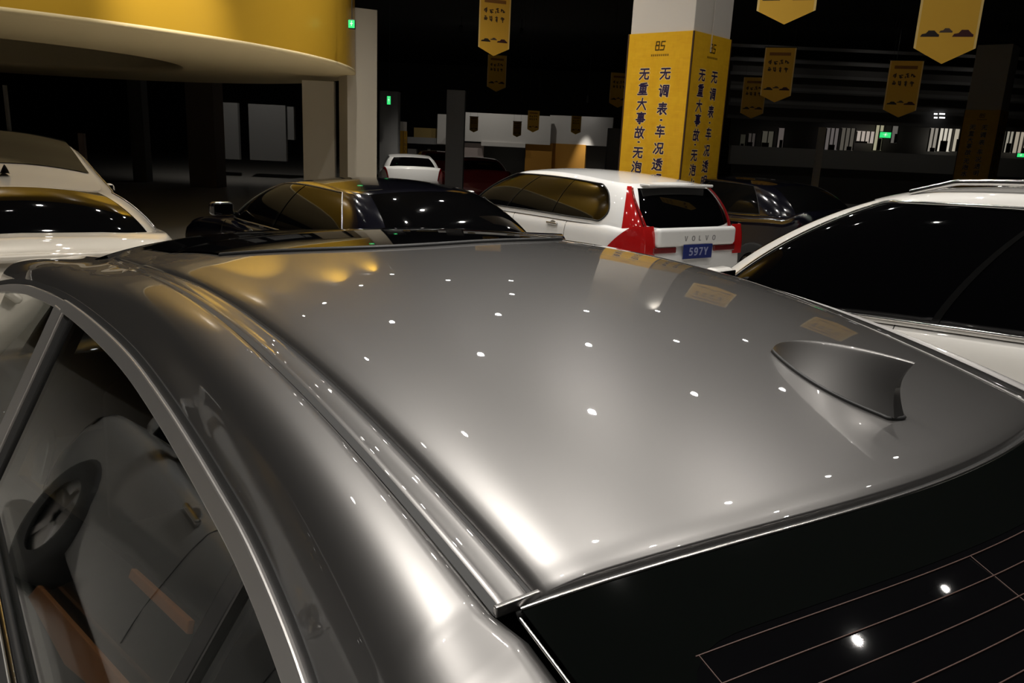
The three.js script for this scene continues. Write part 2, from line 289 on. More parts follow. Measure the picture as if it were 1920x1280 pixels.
// ------------------------------------------------------------------ the other cars: greenhouse as a lofted surface
const NX = 6, CORNER = Math.pow(.5, 1 / NX);
function greenhouse(o) {
  const belt = spline(o.belt), roof = spline(o.roof), cB = (o.base[0] + o.base[1]) / 2, aB = (o.base[1] - o.base[0]) / 2, cR = (o.top[0] + o.top[1]) / 2, aR = (o.top[1] - o.top[0]) / 2;
  const crown = o.crown || .05;
  const norm = (seg, f) => { const g = Math.pow(1 - Math.pow(Math.abs(f), NX), 1 / NX); return seg === 'left' ? [f, -g] : seg === 'right' ? [f, g] : seg === 'front' ? [g, f] : [-g, f]; };
  const roofAt = (x, z) => roof(x) - crown * (z / o.hwR) ** 2;
  const at = (seg, f, t) => {
    const [X, Z] = norm(seg, f), m = Math.pow(t, 1.2), h = 1 - Math.pow(1 - t, 1.45);
    const xb = cB + aB * X, zb = o.hwB * Z, xr = cR + aR * X, zr = o.hwR * Z;
    return [mix(xb, xr, m), mix(Math.min(belt(xb), o.baseMax || 9) - .02, roofAt(xr, zr), h), mix(zb, zr, m)];
  };
  const patch = (seg, f0, f1, t0, t1, nf, nt, inset = 0) => grid(nf, nt, (i, j) => {
    const t = mix(t0, t1, j), a = typeof f0 === 'function' ? f0((t - t0) / (t1 - t0)) : f0, b = typeof f1 === 'function' ? f1((t - t0) / (t1 - t0)) : f1;
    const p = at(seg, mix(a, b, i), t); const k = 1 - inset; return [cB + (p[0] - cB) * k, p[1], p[2] * k];
  }, seg === 'right' || seg === 'front' ? seg === 'right' : seg !== 'left');
  const cap = grid(96, 10, (i, j) => {
    const q = i * 4, s = Math.floor(Math.min(q, 3.9999)), f = (q - s) * 2 - 1, seg = ['left', 'front', 'right', 'rear'][s];
    const [X, Z] = norm(seg, (s < 2 ? f : -f) * CORNER), x = cR + aR * X * (1 - j), z = o.hwR * Z * (1 - j); return [x, roofAt(x, z), z];
  });
  return { at, patch, cap, roofAt };
}
function makeCar(o) {
  const car = place(thing(o.name || 'parked_car', o.label, 'car'), o.pos[0], o.pos[1], o.psi * R);
  const far = o.far, q = far ? .4 : 1, N = k => Math.max(3, Math.round(k * q));
  lowerBody(car, { L: o.L, hw: o.hw, belt: o.belt, paint: o.paint, sill: .2, n: N(64) });
  const G = greenhouse(o);
  mesh('roof', G.cap, o.paint, car);
  const C = CORNER, t0 = o.wt[0], t1 = o.wt[1], frame = [];
  const segs = { left: o.side, right: o.side, front: [[-.82 * (o.scr || 1), .82 * (o.scr || 1)]], rear: [[-(o.rearW || .8), (o.rearW || .8)]] };
  for (const seg of Object.keys(segs)) {
    const a0 = seg === 'rear' && o.rearT ? o.rearT[0] : t0, a1 = seg === 'rear' && o.rearT ? o.rearT[1] : t1;
    frame.push(G.patch(seg, -C, C, 0, a0, N(48), N(6)), G.patch(seg, -C, C, a1, 1, N(48), N(8)));
    let last = -C;
    for (const [f0, f1] of segs[seg]) {
      frame.push(G.patch(seg, last, f0, a0, a1, N(10), N(14)));
      mesh({ left: 'side_window', right: 'side_window', front: 'windscreen', rear: 'rear_window' }[seg], G.patch(seg, f0, f1, a0, a1, N(26), N(16), .004), o.glass || M.tint, car, 'dark window glass');
      last = f1;
    }
    frame.push(G.patch(seg, last, C, a0, a1, N(10), N(14)));
  }
  mesh('cabin_frame', merge(frame), o.paint, car);
  if (!far) {
    for (const sg of ['left', 'right']) {
      const f0 = o.side[0][0], f1 = o.side[o.side.length - 1][1], z = v => [v[0], v[1], v[2] * 1.004];
      const ev = k => typeof k === 'function' ? k : () => k;
      const pts = [...range(0, 1, 24).map(k => z(G.at(sg, mix(ev(f0)(0), ev(f1)(0), k), t0))), ...range(.1, .9, 8).map(k => z(G.at(sg, ev(f1)(k), mix(t0, t1, k)))), ...range(1, 0, 24).map(k => z(G.at(sg, mix(ev(f0)(1), ev(f1)(1), k), t1))), ...range(.9, .1, 8).map(k => z(G.at(sg, ev(f0)(k), mix(t0, t1, k))))];
      mesh('window_trim', tube(pts, o.trimR || .008, 220, 6, true), o.trim || M.rubber, car);
      for (let k = 0; k + 1 < o.side.length; k++) {
        const fa = ev(o.side[k][1]), fb = ev(o.side[k + 1][0]);
        mesh('window_pillar', G.patch(sg, t => fa(t) - .004, t => fb(t) + .004, t0, t1, 4, 12, -.003), o.pillar || M.gloss, car, 'black window pillar');
      }
    }
  }
  wheels(car, [o.wheel ? o.wheel[0] : .85, o.wheel ? o.wheel[1] : o.L - .95], o.hw, .34);
  const sec = bodySection({ L: o.L, hw: o.hw, belt: o.belt, sill: .2 });
  const flank = (x, s, sg, out) => { const p = sec(x, s); return [x, p[1], sg * (p[0] + (out || 0))]; };
  if (!far) {
    for (const x of o.doors || []) for (const sg of [-1, 1]) mesh('door_seam', tube(range(.3, .78, 10).map(s => flank(x, s, sg, .0006)), .003, 30, 5), M.rubber, car);
    for (const [x, s] of o.handles || []) for (const sg of [-1, 1]) {
      const p = flank(x, s, sg, .012), h = mesh('door_handle', new RoundedBoxGeometry(.2, .028, .03, 3, .012), o.handleMat || M.chrome, car, 'door handle'); h.position.set(...p);
      const d = mesh('handle_recess', new THREE.SphereGeometry(.06, 16, 10).scale(1, .55, .15), M.dim, h); d.position.z = -sg * .018;
    }
    for (const sg of [-1, 1]) {
      const p = G.at(sg < 0 ? 'left' : 'right', .86, .05), m = mesh('wing_mirror', new RoundedBoxGeometry(.12, .13, .22, 4, .045), o.mirror || o.paint, car); m.position.set(p[0] - .05, p[1] + .09, p[2] + sg * .14);
      mesh('mirror_glass', new RoundedBoxGeometry(.01, .1, .18, 2, .004), M.tint, m).position.x = -.06;
      mesh('mirror_arm', box(.06, .04, .14, .02, -.05, -sg * .12, .015), M.gloss, m);
    }
    if (o.fin) { const x = o.fin; mesh('antenna_fin', finSmall(), o.finMat || o.paint, car).position.set(x, G.roofAt(x, 0) - .004, 0); }
    if (o.sunroof) { const [a, b, w] = o.sunroof; mesh('sunroof_glass', grid(20, 24, (i, j) => { const z = (i * 2 - 1) * w, x = mix(a, b, j); return [x, G.roofAt(x, z) + .007, z]; }, true), M.deepGlass, car, 'black glass sunroof'); }
    if (o.rails) for (const sg of [-1, 1]) {
      const pts = range(o.rails[0], o.rails[1], 24).map((x, i) => { const e = Math.min(i, 24 - i) / 3, z = o.hwR * .93; return [x, G.roofAt(x, z) + .005 + .045 * clamp(e, 0, 1), sg * z]; });
      mesh('roof_rail', tube(pts, .017, 80, 10), o.railMat || M.satin, car, 'metal roof rail');
    }
  }
  // lamps
  const lampPatch = (x0, x1, s0, s1, sg) => grid(8, 8, (i, j) => { const p = flank(mix(x0, x1, i), mix(s0, s1, j), sg, .004); return p; }, sg > 0);
  for (const sg of [-1, 1]) {
    if (!o.noTail) mesh('tail_light', lampPatch(.01, .32, .56, .7, sg), M.lensDark, car, 'red tail light');
    mesh('head_light', lampPatch(o.L - .45, o.L - .05, .55, .68, sg), M.tint, car);
  }
  return { car, G, flank };
}
function finSmall() {
  return grid(20, 20, (i, j) => { const c = i * 2 - 1, eta = 1 - Math.abs(c), t = Math.max(.001, j), h = .07 * t ** .65, b = .032 * Math.sin(Math.PI * Math.min(.5, t * .6)); return [-.17 * t - .03 * eta * t ** 4, h * eta, Math.sign(c) * b * (1 - eta) ** .8]; }, true);
}

// white SUV with red tail lights, next row
{
  const o = {
    name: 'white_suv', label: 'white SUV with tall red tail lights and blue number plate beside yellow pillar', pos: [1.91, -8.52], psi: 35, L: 4.45, hw: .92, paint: M.white,
    belt: [[0, .8], [.06, .95], [.3, 1.0], [1.2, 1.01], [3.0, .985], [3.4, .98], [4.1, .86], [4.45, .66]],
    base: [.06, 3.5], top: [.42, 2.35], hwB: .88, hwR: .63, roof: [[.3, 1.455], [.8, 1.5], [1.5, 1.535], [2.2, 1.515], [2.6, 1.46]], crown: .04,
    wt: [.07, .8], side: [[t => -.69 + .1 * (1 - Math.abs(t * 2 - 1) ** 3) * -1 + .08 * t, -.2], [-.19, .34], [.355, t => .87 - .02 * t]],
    rearW: .78, rearT: [.1, .8], doors: [1.12, 2.15, 3.25], handles: [[1.35, .6], [2.4, .6]], noTail: true, handleMat: M.satin,
  };
  const { car, G } = makeCar(o);
  // hockey-stick tail lights wrap the rear corners: tall upper arm, wider foot
  const bsec = bodySection({ L: o.L, hw: o.hw, belt: o.belt, sill: .2 });
  for (const sg of [-1, 1]) {
    const side = sg < 0 ? 'left' : 'right';
    const out = p => [.9 + (p[0] - .9) * 1.012 - .004, p[1], p[2] * 1.012];
    const upper = grid(14, 30, (i, j) => {
      const t = mix(.86, 0, j), fo = mix(-CORNER - .0, -.865, j), fi = mix(-.84, -.68, j * j), k = i * 2;
      return out(k < 1 ? G.at(side, mix(fo, -CORNER, k), t) : G.at('rear', sg * -mix(-CORNER, fi, k - 1), t));
    }, sg > 0);
    const lower = grid(14, 12, (i, j) => {
      const y = mix(1.04, .72, j), k = i * 2, xo = mix(.1, .44, Math.pow(j, .8));
      if (k < 1) { const x = mix(xo, 0, k); return [x, y, sg * (bsec(x, .5)[0] + .022 - .02 * (1 - j) ** 4)]; }
      return [-.02 + .05 * (1 - j) ** 3, y, sg * mix(bsec(0, .5)[0] + .02, .6, k - 1)];
    }, sg > 0);
    const lens = mesh('tail_light', merge([upper, lower]), M.lens, car, 'tall red tail light');
    mesh('tail_light_rib', tube(range(0, 1, 10).map(k => { const p = G.at('rear', sg * mix(.86, .74, k * k), mix(.8, .02, k)); return [p[0] - .03, p[1], p[2]]; }), .012, 30, 6), M.lensDark, lens);
    mesh('tail_light_bar', box(.05, .07, .34, -.005, .79, sg * .46, .015), M.lensDark, car, 'dark red tail light bar');
  }
  mesh('tailgate', box(.1, .2, 1.2, -.01, .925, 0, .045), M.white, car);
  mesh('spoiler', box(.16, .03, .98, .33, 1.437, 0, .013), M.white, car);
  const plate = mesh('number_plate', box(.012, .15, .44, 0, 0, 0, .004), phy(lin(.01, .022, .16), .35), car, 'blue number plate'); plate.position.set(-.058, .77, 0);
  const font = await new FontLoader().loadAsync('fonts/droid/droid_sans_bold.typeface.json');
  const text = (s, size, parent, mat, x, y, z, gap) => { [...s].forEach((ch, i) => { if (ch === ' ') return; const g = new TextGeometry(ch, { font, size, depth: .004, curveSegments: 3 }); g.computeBoundingBox(); g.rotateY(-Math.PI / 2); const m = mesh('letter', g, mat, parent); m.position.set(x, y, z + i * gap); }); };
  text('VOLVO', .055, car, std(lin(.25, .25, .25), .4), -.0575, .885, -.22, .105);
  text('597Y', .085, plate, std(lin(.3, .33, .5), .5), -.003, -.04, -.14, .075);
}

// silver-white SUV beside the sedan
makeCar({
  name: 'silver_suv', label: 'silver white SUV with chrome roof rail and black windows right beside the grey sedan', pos: [4.19, -3.14], psi: 42, L: 4.6, hw: .93, paint: M.silverWhite,
  belt: [[0, .8], [.1, 1.0], [.5, 1.09], [1.2, 1.05], [3.0, .95], [3.5, .93], [4.2, .86], [4.6, .66]],
  base: [.1, 3.62], top: [.5, 2.3], hwB: .89, hwR: .64, roof: [[.4, 1.66], [1.0, 1.715], [1.7, 1.73], [2.3, 1.69], [2.6, 1.64]], crown: .03,
  wt: [.025, .8], side: [[-.8, -.42], [-.41, .08], [.095, t => .87 - .02 * t]], doors: [1.15, 2.2, 3.3], handles: [[1.4, .62], [2.45, .62]], rails: [.5, 2.35], railMat: M.chrome, trim: M.chrome, trimR: .009,
});

// black sedan in the next row
makeCar({
  name: 'black_sedan', label: 'glossy black sedan with thin bright window trim parked ahead of the grey sedan', pos: [-.1, -5.72], psi: 40, L: 4.7, hw: .91, paint: M.black,
  belt: [[0, .7], [.08, 1.0], [.5, 1.04], [1.2, 1.0], [3.0, .98], [3.4, .97], [4.2, .86], [4.7, .62]],
  base: [.35, 3.45], top: [1.15, 2.35], hwB: .84, hwR: .58, roof: [[.9, 1.40], [1.5, 1.45], [2.0, 1.455], [2.4, 1.41], [2.7, 1.36]], crown: .04,
  wt: [.06, .86], side: [[t => -.66 + .0 * t, .16], [.18, t => .86]], doors: [1.3, 2.2, 3.2], handles: [[1.5, .62], [2.5, .62]], trim: M.satin, trimR: .006,
});

// ivory SUV seen from behind
{
  const { car } = makeCar({
    name: 'ivory_suv', label: 'ivory coupe SUV seen from behind with panoramic glass roof and dark rear window', pos: [-2.85, -4.56], psi: 36, L: 4.6, hw: .93, paint: M.ivory,
    belt: [[0, .9], [.04, 1.04], [.2, 1.12], [.5, 1.12], [1.2, 1.1], [3.0, 1.08], [3.5, 1.06], [4.2, .95], [4.6, .7]],
    base: [.2, 3.75], top: [.85, 2.95], hwB: .87, hwR: .6, roof: [[.75, 1.39], [1.35, 1.46], [1.9, 1.55], [2.5, 1.655], [2.9, 1.71], [3.1, 1.72]], crown: .075, noTail: true, baseMax: 1.14,
    wt: [.07, .82], side: [[-.78, -.2], [-.19, .34], [.36, .88]], rearW: .84, rearT: [.05, .93], doors: [1.2, 2.3, 3.3], handles: [[1.4, .62], [2.5, .62]], fin: 1.32, finMat: M.dim, sunroof: [1.62, 2.93, .58], trim: M.satin,
  });
  mesh('rear_spoiler', box(.12, .05, 1.4, .03, 1.045, 0, .02), M.ivory, car);
}

// black car beyond the silver SUV, grey neighbour on the other side, far cars
makeCar({
  name: 'dark_sedan', label: 'dark sedan in shadow between the white SUV and the silver SUV', noTail: true, glass: M.deepGlass, pos: [4.36, -10.3], psi: 37, L: 4.7, hw: .91, paint: M.black,
  belt: [[0, .7], [.08, 1.0], [.5, 1.04], [1.2, 1.0], [3.0, .98], [3.4, .97], [4.2, .86], [4.7, .62]],
  base: [.35, 3.45], top: [1.0, 2.4], hwB: .84, hwR: .6, roof: [[.9, 1.42], [1.5, 1.46], [2.0, 1.46], [2.4, 1.42], [2.7, 1.37]], crown: .04,
  wt: [.06, .86], side: [[-.66, .16], [.18, .86]], doors: [1.3, 2.2], handles: [[1.5, .62]], handleMat: M.gloss, trim: M.rubber, trimR: .005,
});
{
  const p = fromSedan(.45, -2.75);
  makeCar({
    name: 'grey_hatchback', label: 'dull grey car parked on the window side of the grey sedan', pos: [p.x, p.z], psi: 37, L: 4.5, hw: .9, paint: M.pale,
    belt: [[0, .7], [.08, .95], [.5, 1.0], [1.2, .98], [3.0, .95], [3.4, .94], [4.1, .84], [4.5, .62]],
    base: [.3, 3.4], top: [.8, 2.35], hwB: .83, hwR: .58, roof: [[.7, 1.42], [1.5, 1.48], [2.0, 1.48], [2.4, 1.44], [2.7, 1.38]], crown: .04,
    wt: [.06, .86], side: [[-.7, .1], [.14, .86]], doors: [1.3, 2.2], handles: [[1.4, .62], [2.4, .62]], trim: M.rubber,
  });
}
for (const [n, label, px, py, d, psi, pt] of [['far_white_car', 'small distant white car in front of the lit far booth', 775, 340, 22.5, 12, M.white], ['far_red_car', 'distant red car tail beside the white car', 828, 345, 29, 12, M.red], ['far_maroon_car', 'distant dark red car under the booth front', 907, 340, 22.5, 12, M.red]]) {
  const p = atDepth(px, py, d);
  const { car } = makeCar({
    name: n, label, pos: [p.x, p.z], psi, L: 4.3, hw: .88, paint: pt, far: true,
    belt: [[0, .7], [.08, 1.0], [.5, 1.04], [1.2, .98], [3.0, .95], [3.4, .94], [4.0, .84], [4.3, .62]],
    base: [.3, 3.3], top: [.9, 2.2], hwB: .82, hwR: .58, roof: [[.7, 1.42], [1.5, 1.5], [2.0, 1.5], [2.4, 1.45]], crown: .04, wt: [.06, .86], side: [[-.7, .1], [.14, .86]],
  });
  car.scale.y = .84;
}

// ------------------------------------------------------------------ lettering drawn stroke by stroke
const GLYPH = {
  无: '10,15,90,15|5,45,95,45|48,15,44,60,10,95|60,45,60,85,70,92,95,92,95,75', 调: '12,8,24,20|5,38,22,38,22,88,34,76|42,10,38,70,32,95|42,10,92,10,92,95,82,92|52,28,82,28|67,16,67,42|52,44,82,44|55,58,80,58,80,80,55,80,55,58',
  表: '15,15,85,15|20,30,80,30|8,48,92,48|50,3,50,48|50,48,10,78|38,62,38,95,52,86|55,60,95,92|80,60,62,72', 车: '15,18,85,18|42,3,22,48,82,48|8,70,94,70|54,34,54,98',
  况: '8,15,20,28|5,88,24,55|38,12,85,12,85,48,38,48,38,12|52,48,48,75,28,95|70,48,70,85,76,92,96,92,96,76', 透: '10,10,22,22|5,42,22,42,22,78|5,92,22,78,50,95,96,95|80,5,45,12|36,24,94,24|65,10,65,48|65,24,38,46|65,24,94,46|42,52,76,52,74,64,90,64,86,86|58,52,52,72,38,86',
  明: '10,18,38,18,38,78,10,78,10,18|10,48,38,48|54,8,90,8,90,95,78,92|54,8,54,60,42,95|54,34,90,34|54,60,90,60', 重: '80,5,20,12|8,22,92,22|50,8,50,92|22,34,78,34,78,66,22,66,22,34|22,50,78,50|15,79,85,79|5,94,95,94',
  大: '8,35,92,35|50,5,48,40,8,95|52,40,94,95', 事: '8,12,92,12|50,3,50,95,38,90|25,22,75,22,75,36,25,36,25,22|22,48,78,48,78,76|6,62,94,62|22,76,78,76',
  故: '5,25,48,25|26,5,26,50|10,50,44,50,44,90,10,90,10,50|66,5,52,42|58,26,96,26|86,26,76,65,48,95|58,42,72,72,96,95', 泡: '10,10,22,20|5,38,18,48|6,92,24,60|48,5,34,35|44,22,92,22,90,66,80,64|44,38,76,38,76,56,44,56|44,38,44,84,52,92,94,92,94,78',
  水: '50,3,50,95,38,90|10,35,38,35,8,85|85,22,58,46|52,40,94,90', '·': '44,50,56,50',
};
function drawGlyph(g, ch, cx, cy, size, color, width) {
  g.strokeStyle = color; g.lineCap = 'round'; g.lineJoin = 'round'; g.lineWidth = width * size / 100;
  for (const st of GLYPH[ch].split('|')) { const n = st.split(',').map(Number); g.beginPath(); for (let i = 0; i < n.length; i += 2) { const x = cx + (n[i] - 50 - (n[i + 1] - 50) * .08) * size / 100, y = cy + (n[i + 1] - 50) * size / 100; if (i) g.lineTo(x, y); else g.moveTo(x, y); } g.stroke(); }
}
const WRAP_W = 1.03, WRAP_H = 3.0;
function wrapTexture() {
  const c = document.createElement('canvas'); c.width = 512; c.height = 1490; const g = c.getContext('2d'), k = 512 / WRAP_W;
  g.fillStyle = '#e2ae22'; g.fillRect(0, 0, 512, 1490);
  for (let i = 0; i < 900; i++) { g.fillStyle = rnd() < .5 ? 'rgba(240,190,50,.10)' : 'rgba(200,140,20,.10)'; g.fillRect(rnd() * 512, rnd() * 1490, 20 + rnd() * 60, 10 + rnd() * 50); }
  const em = (x, y) => { g.strokeStyle = '#3a2a0c'; g.lineWidth = 8; g.lineJoin = 'round'; g.strokeRect(x - 36, y - 26, 24, 22); g.strokeRect(x - 40, y - 2, 26, 28); g.beginPath(); g.moveTo(x + 36, y - 26); g.lineTo(x + 6, y - 26); g.lineTo(x + 2, y); g.lineTo(x + 30, y); g.lineTo(x + 24, y + 26); g.lineTo(x - 8, y + 26); g.stroke(); };
  em(268, .17 * k);
  g.fillStyle = '#7a5a18'; for (let i = 0; i < 9; i++) g.fillRect(196 + i * 16, .29 * k - 7, 11, 13);
  const put = (x, list) => { for (const [ch, y] of list) { const yy = (.07 + y * .87) * k; drawGlyph(g, ch, x * 512, yy, 82, 'rgba(232,206,160,.8)', 24); drawGlyph(g, ch, x * 512, yy, 82, '#231a42', 13); } };
  put(.63, [['无', .52], ['调', .78], ['表', 1.05], ['·', 1.22], ['车', 1.39], ['况', 1.65], ['透', 1.9], ['明', 2.14]]);
  put(.3, [['无', .52], ['重', .75], ['大', .98], ['事', 1.2], ['故', 1.42], ['·', 1.57], ['无', 1.73], ['泡', 1.96], ['水', 2.19]]);
  const t = new THREE.CanvasTexture(c); t.colorSpace = THREE.SRGBColorSpace; t.anisotropy = 8; return t;
}
const wrapMat = std(0xffffff, .38, { map: wrapTexture() }), plaster = std(lin(.62, .58, .52), .8), seamMat = std(lin(.05, .02, .005), .6);
function wrappedPillar(label, cx, cz, W, turn, top, height) {
  const p = thing('wrapped_pillar', label, 'pillar'); p.position.set(cx, 0, cz); p.rotation.y = turn;
  mesh('shaft', box(W - .04, height, W - .04, 0, height / 2, 0, .01), plaster, p);
  for (let k = 0; k < 4; k++) {
    const g = new THREE.BoxGeometry(W - .012, WRAP_H, .018), uv = g.attributes.uv; g.clearGroups();
    const m = mesh('advert_panel', g, wrapMat, p, 'yellow advertising panel'); m.rotation.y = k * Math.PI / 2; m.position.set(Math.sin(k * Math.PI / 2) * (W / 2 - .009), top - WRAP_H / 2, Math.cos(k * Math.PI / 2) * (W / 2 - .009));
    const e = mesh('corner_strip', box(.022, WRAP_H, .022, 0, 0, 0, .004), seamMat, p, 'dark corner strip'); e.position.set((k % 2 ? 1 : -1) * (W / 2 - .006), top - WRAP_H / 2, (k < 2 ? 1 : -1) * (W / 2 - .006));
  }
  return p;
}
{
  const a = 42 * R, W = WRAP_W, C = V(2.18, 0, -11.0);
  const cx = C.x - W / 2 * Math.cos(a) + W / 2 * Math.sin(a), cz = C.z - W / 2 * Math.sin(a) - W / 2 * Math.cos(a);
  const p = wrappedPillar('square pillar wrapped in bright yellow panels with vertical slogans behind the white SUV', cx, cz, W, -a, 3.32, 6.6);
  mesh('cable', tube([[W / 2 - .005, 6.5, .05], [W / 2 + .004, 5, .05], [W / 2 + .004, 3.1, .05]], .006, 20), plaster, p);
  const q = atDepth(1868, 205, 26);
  wrappedPillar('far dim pillar wrapped in yellow panels seen above the silver SUV roof', q.x, q.z - .5, W, -a, 3.4, 5.35);
  const s = atDepth(750, 262, 36);
  wrappedPillar('slim distant pillar with yellow panels beside the far white car', s.x, s.z, .62, -.2, 2.5, 3.0).scale.set(.8, .78, .8);
}

// ------------------------------------------------------------------ round canopy with yellow fascia
{
  const c = [-10.52, -14.54], r = 7.4, y0 = 2.9;
  const g = thing('round_canopy', 'huge round canopy with curved yellow fascia and cream underside', 'canopy'); g.position.set(c[0], 0, c[1]);
  mesh('fascia', grid(180, 6, (i, j) => { const a = i * 2 * Math.PI; return [Math.cos(a) * r, mix(y0 + .05, 6.62, j), Math.sin(a) * r]; }, true), phy(lin(.62, .36, .03), .32, { clearcoat: .25, clearcoatRoughness: .25 }), g, 'curved yellow fascia');
  const prof = [[r, .06], [r + .015, .03], [r - .0, 0], [r - .08, -.015], [r - 3.2, -.02], [r - 3.25, .1], [r - 3.25, .6]];
  mesh('soffit', grid(180, 6, (i, j) => { const a = i * 2 * Math.PI, p = prof[Math.round(j * 6)]; return [Math.cos(a) * p[0], y0 + p[1], Math.sin(a) * p[0]]; }), std(lin(.82, .66, .36), .75), g, 'cream underside');
  mesh('inner_top', new THREE.CylinderGeometry(r - 3.2, r - 3.2, .05, 48).translate(0, y0 + .6, 0), darkWall, g);
  // narrow spot lamp washing the fascia
}
// ------------------------------------------------------------------ columns and far structures
function column(name, label, x0, x1, yTop, d, h0, mat, turn = 0, depth) {
  const a = atDepth(x0, yTop, d), b = atDepth(x1, yTop, d), w = b.x - a.x, top = a.y, dd = depth || w;
  const m = mesh(name, new THREE.BoxGeometry(w, top, dd), mat); m.position.set((a.x + b.x) / 2, top / 2, -d - dd / 2); m.rotation.y = turn; return tag(m, label, 'pillar');
}
const cream = std(lin(.6, .54, .43), .8), greyWall = std(lin(.3, .3, .3), .8), pink = std(lin(.5, .42, .4), .8), whiteWall = std(lin(.75, .73, .7), .8), orange = std(lin(.5, .24, .03), .7), darkGrey = std(lin(.13, .13, .13), .8);
{
  const a = 28 * R, C = atDepth(651, 160, 16), W = .6, cx = C.x + W / 2 * Math.cos(a) - W / 2 * Math.sin(a), cz = C.z - W / 2 * Math.sin(a) - W / 2 * Math.cos(a);
  const m = mesh('cream_column', box(W, 4.12, W, 0, 2.06, 0, .008), cream); m.position.set(cx, 0, cz); m.rotation.y = a; tag(m, 'plain cream square column at the edge of the round canopy', 'pillar');
  column('cream_partition', 'plain shaded cream partition panel under the round canopy', 566, 626, 150, 16.6, 0, cream, 0, .15);
}
column('dark_column', 'dark grey column carrying a small green exit sign', 712, 746, 170, 24, 0, darkGrey);
column('dark_column', 'bare dark grey column between far yellow pillar and lit booth', 838, 872, 168, 19.5, 0, darkGrey);
column('dark_column', 'dark brown column under the round canopy beside grey wall panels', 345, 397, 140, 24, 0, std(lin(.16, .13, .11), .8));
column('dark_column', 'dark column behind the white SUV roof beside the yellow pillar', 1142, 1164, 240, 24, 0, darkGrey);
column('dark_column', 'dark column under the round canopy behind the ivory SUV', 236, 262, 140, 25, 0, darkGrey);

// lit booth far away
const slabAt = (g, name, x0, x1, y0, y1, d, mat, depth = .3, label) => { const xm = (x0 + x1) / 2, ym = (y0 + y1) / 2, a = V(atDepth(x0, ym, d).x, atDepth(xm, y0, d).y, 0), b = V(atDepth(x1, ym, d).x, atDepth(xm, y1, d).y, 0); const m = mesh(name, new THREE.BoxGeometry(Math.abs(b.x - a.x), Math.abs(a.y - b.y), depth), mat, g, label); m.position.set((a.x + b.x) / 2, (a.y + b.y) / 2, -d - depth / 2); return m; };
{
  const g = thing('far_booth', 'distant lit booth with white upper walls and orange lower wall', 'booth');
  slabAt(g, 'upper_wall', 868, 1033, 214, 268, 38, whiteWall, .3, 'white upper wall');
  const s = slabAt(g, 'side_upper_wall', 1030, 1150, 218, 272, 38.3, whiteWall, .3, 'white side wall'); s.rotation.y = -.25;
  slabAt(g, 'lower_wall', 868, 906, 268, 345, 38.2, pink, .3, 'pale pink wall');
  slabAt(g, 'lintel', 902, 985, 267, 275, 37.9, whiteWall, .25, 'white lintel');
  slabAt(g, 'doorway_back', 906, 984, 274, 345, 39.5, std(lin(.16, .165, .16), .8), .1);
  slabAt(g, 'orange_wall', 984, 1034, 268, 345, 38.2, orange, .3, 'orange lower wall');
  const t = slabAt(g, 'orange_side_wall', 1032, 1098, 270, 345, 38.4, orange, .3, 'orange side wall'); t.rotation.y = -.25;
  slabAt(g, 'dark_side_wall', 1098, 1145, 272, 345, 38.8, darkWall, .3);
}
{
  const g = thing('far_stall', 'distant stall with white posts and yellow sign board', 'booth');
  slabAt(g, 'sign_board', 776, 822, 240, 262, 40, std(lin(.35, .25, .08), .7), .1, 'dim yellow sign board');
  slabAt(g, 'white_panel', 820, 838, 214, 270, 39.6, whiteWall, .3, 'white panel');
  slabAt(g, 'fascia_beam', 762, 838, 258, 270, 39.8, greyWall, .2);
  slabAt(g, 'white_post', 764, 781, 279, 324, 41, whiteWall, .2, 'white post'); slabAt(g, 'white_post', 801, 806, 279, 324, 41, whiteWall, .2, 'white post');
  slabAt(g, 'back_panel', 784, 798, 281, 318, 41.5, std(lin(.12, .08, .07), .8), .1);
}
// dim panels under the canopy
for (const [x0, x1, y0, y1, l] of [[402, 447, 192, 298, 'narrow pale grey wall panel seen far under the canopy'], [467, 536, 196, 301, 'wide pale grey wall panel seen far under the canopy'], [539, 551, 200, 262, 'slim grey wall strip next to the wide grey panel']]) { const m = slabAt(null, 'wall_panel', x0, x1, y0, y1, 30, greyWall, .2); tag(m, l, 'wall panel'); }
{ const m = slabAt(null, 'pink_post', 150, 161, 250, 358, 22, pink, .1); tag(m, 'short pinkish post standing behind the ivory SUV', 'post'); const n = slabAt(null, 'white_pole', 15, 20, 160, 358, 20, whiteWall, .08); tag(n, 'thin white pole above the ivory SUV roof', 'post'); }
{ const m = slabAt(null, 'slim_white_post', 1527, 1538, 238, 407, 24, whiteWall, .15); m.rotation.z = 0; tag(m, 'slim white post rising behind the dark sedan', 'post'); }

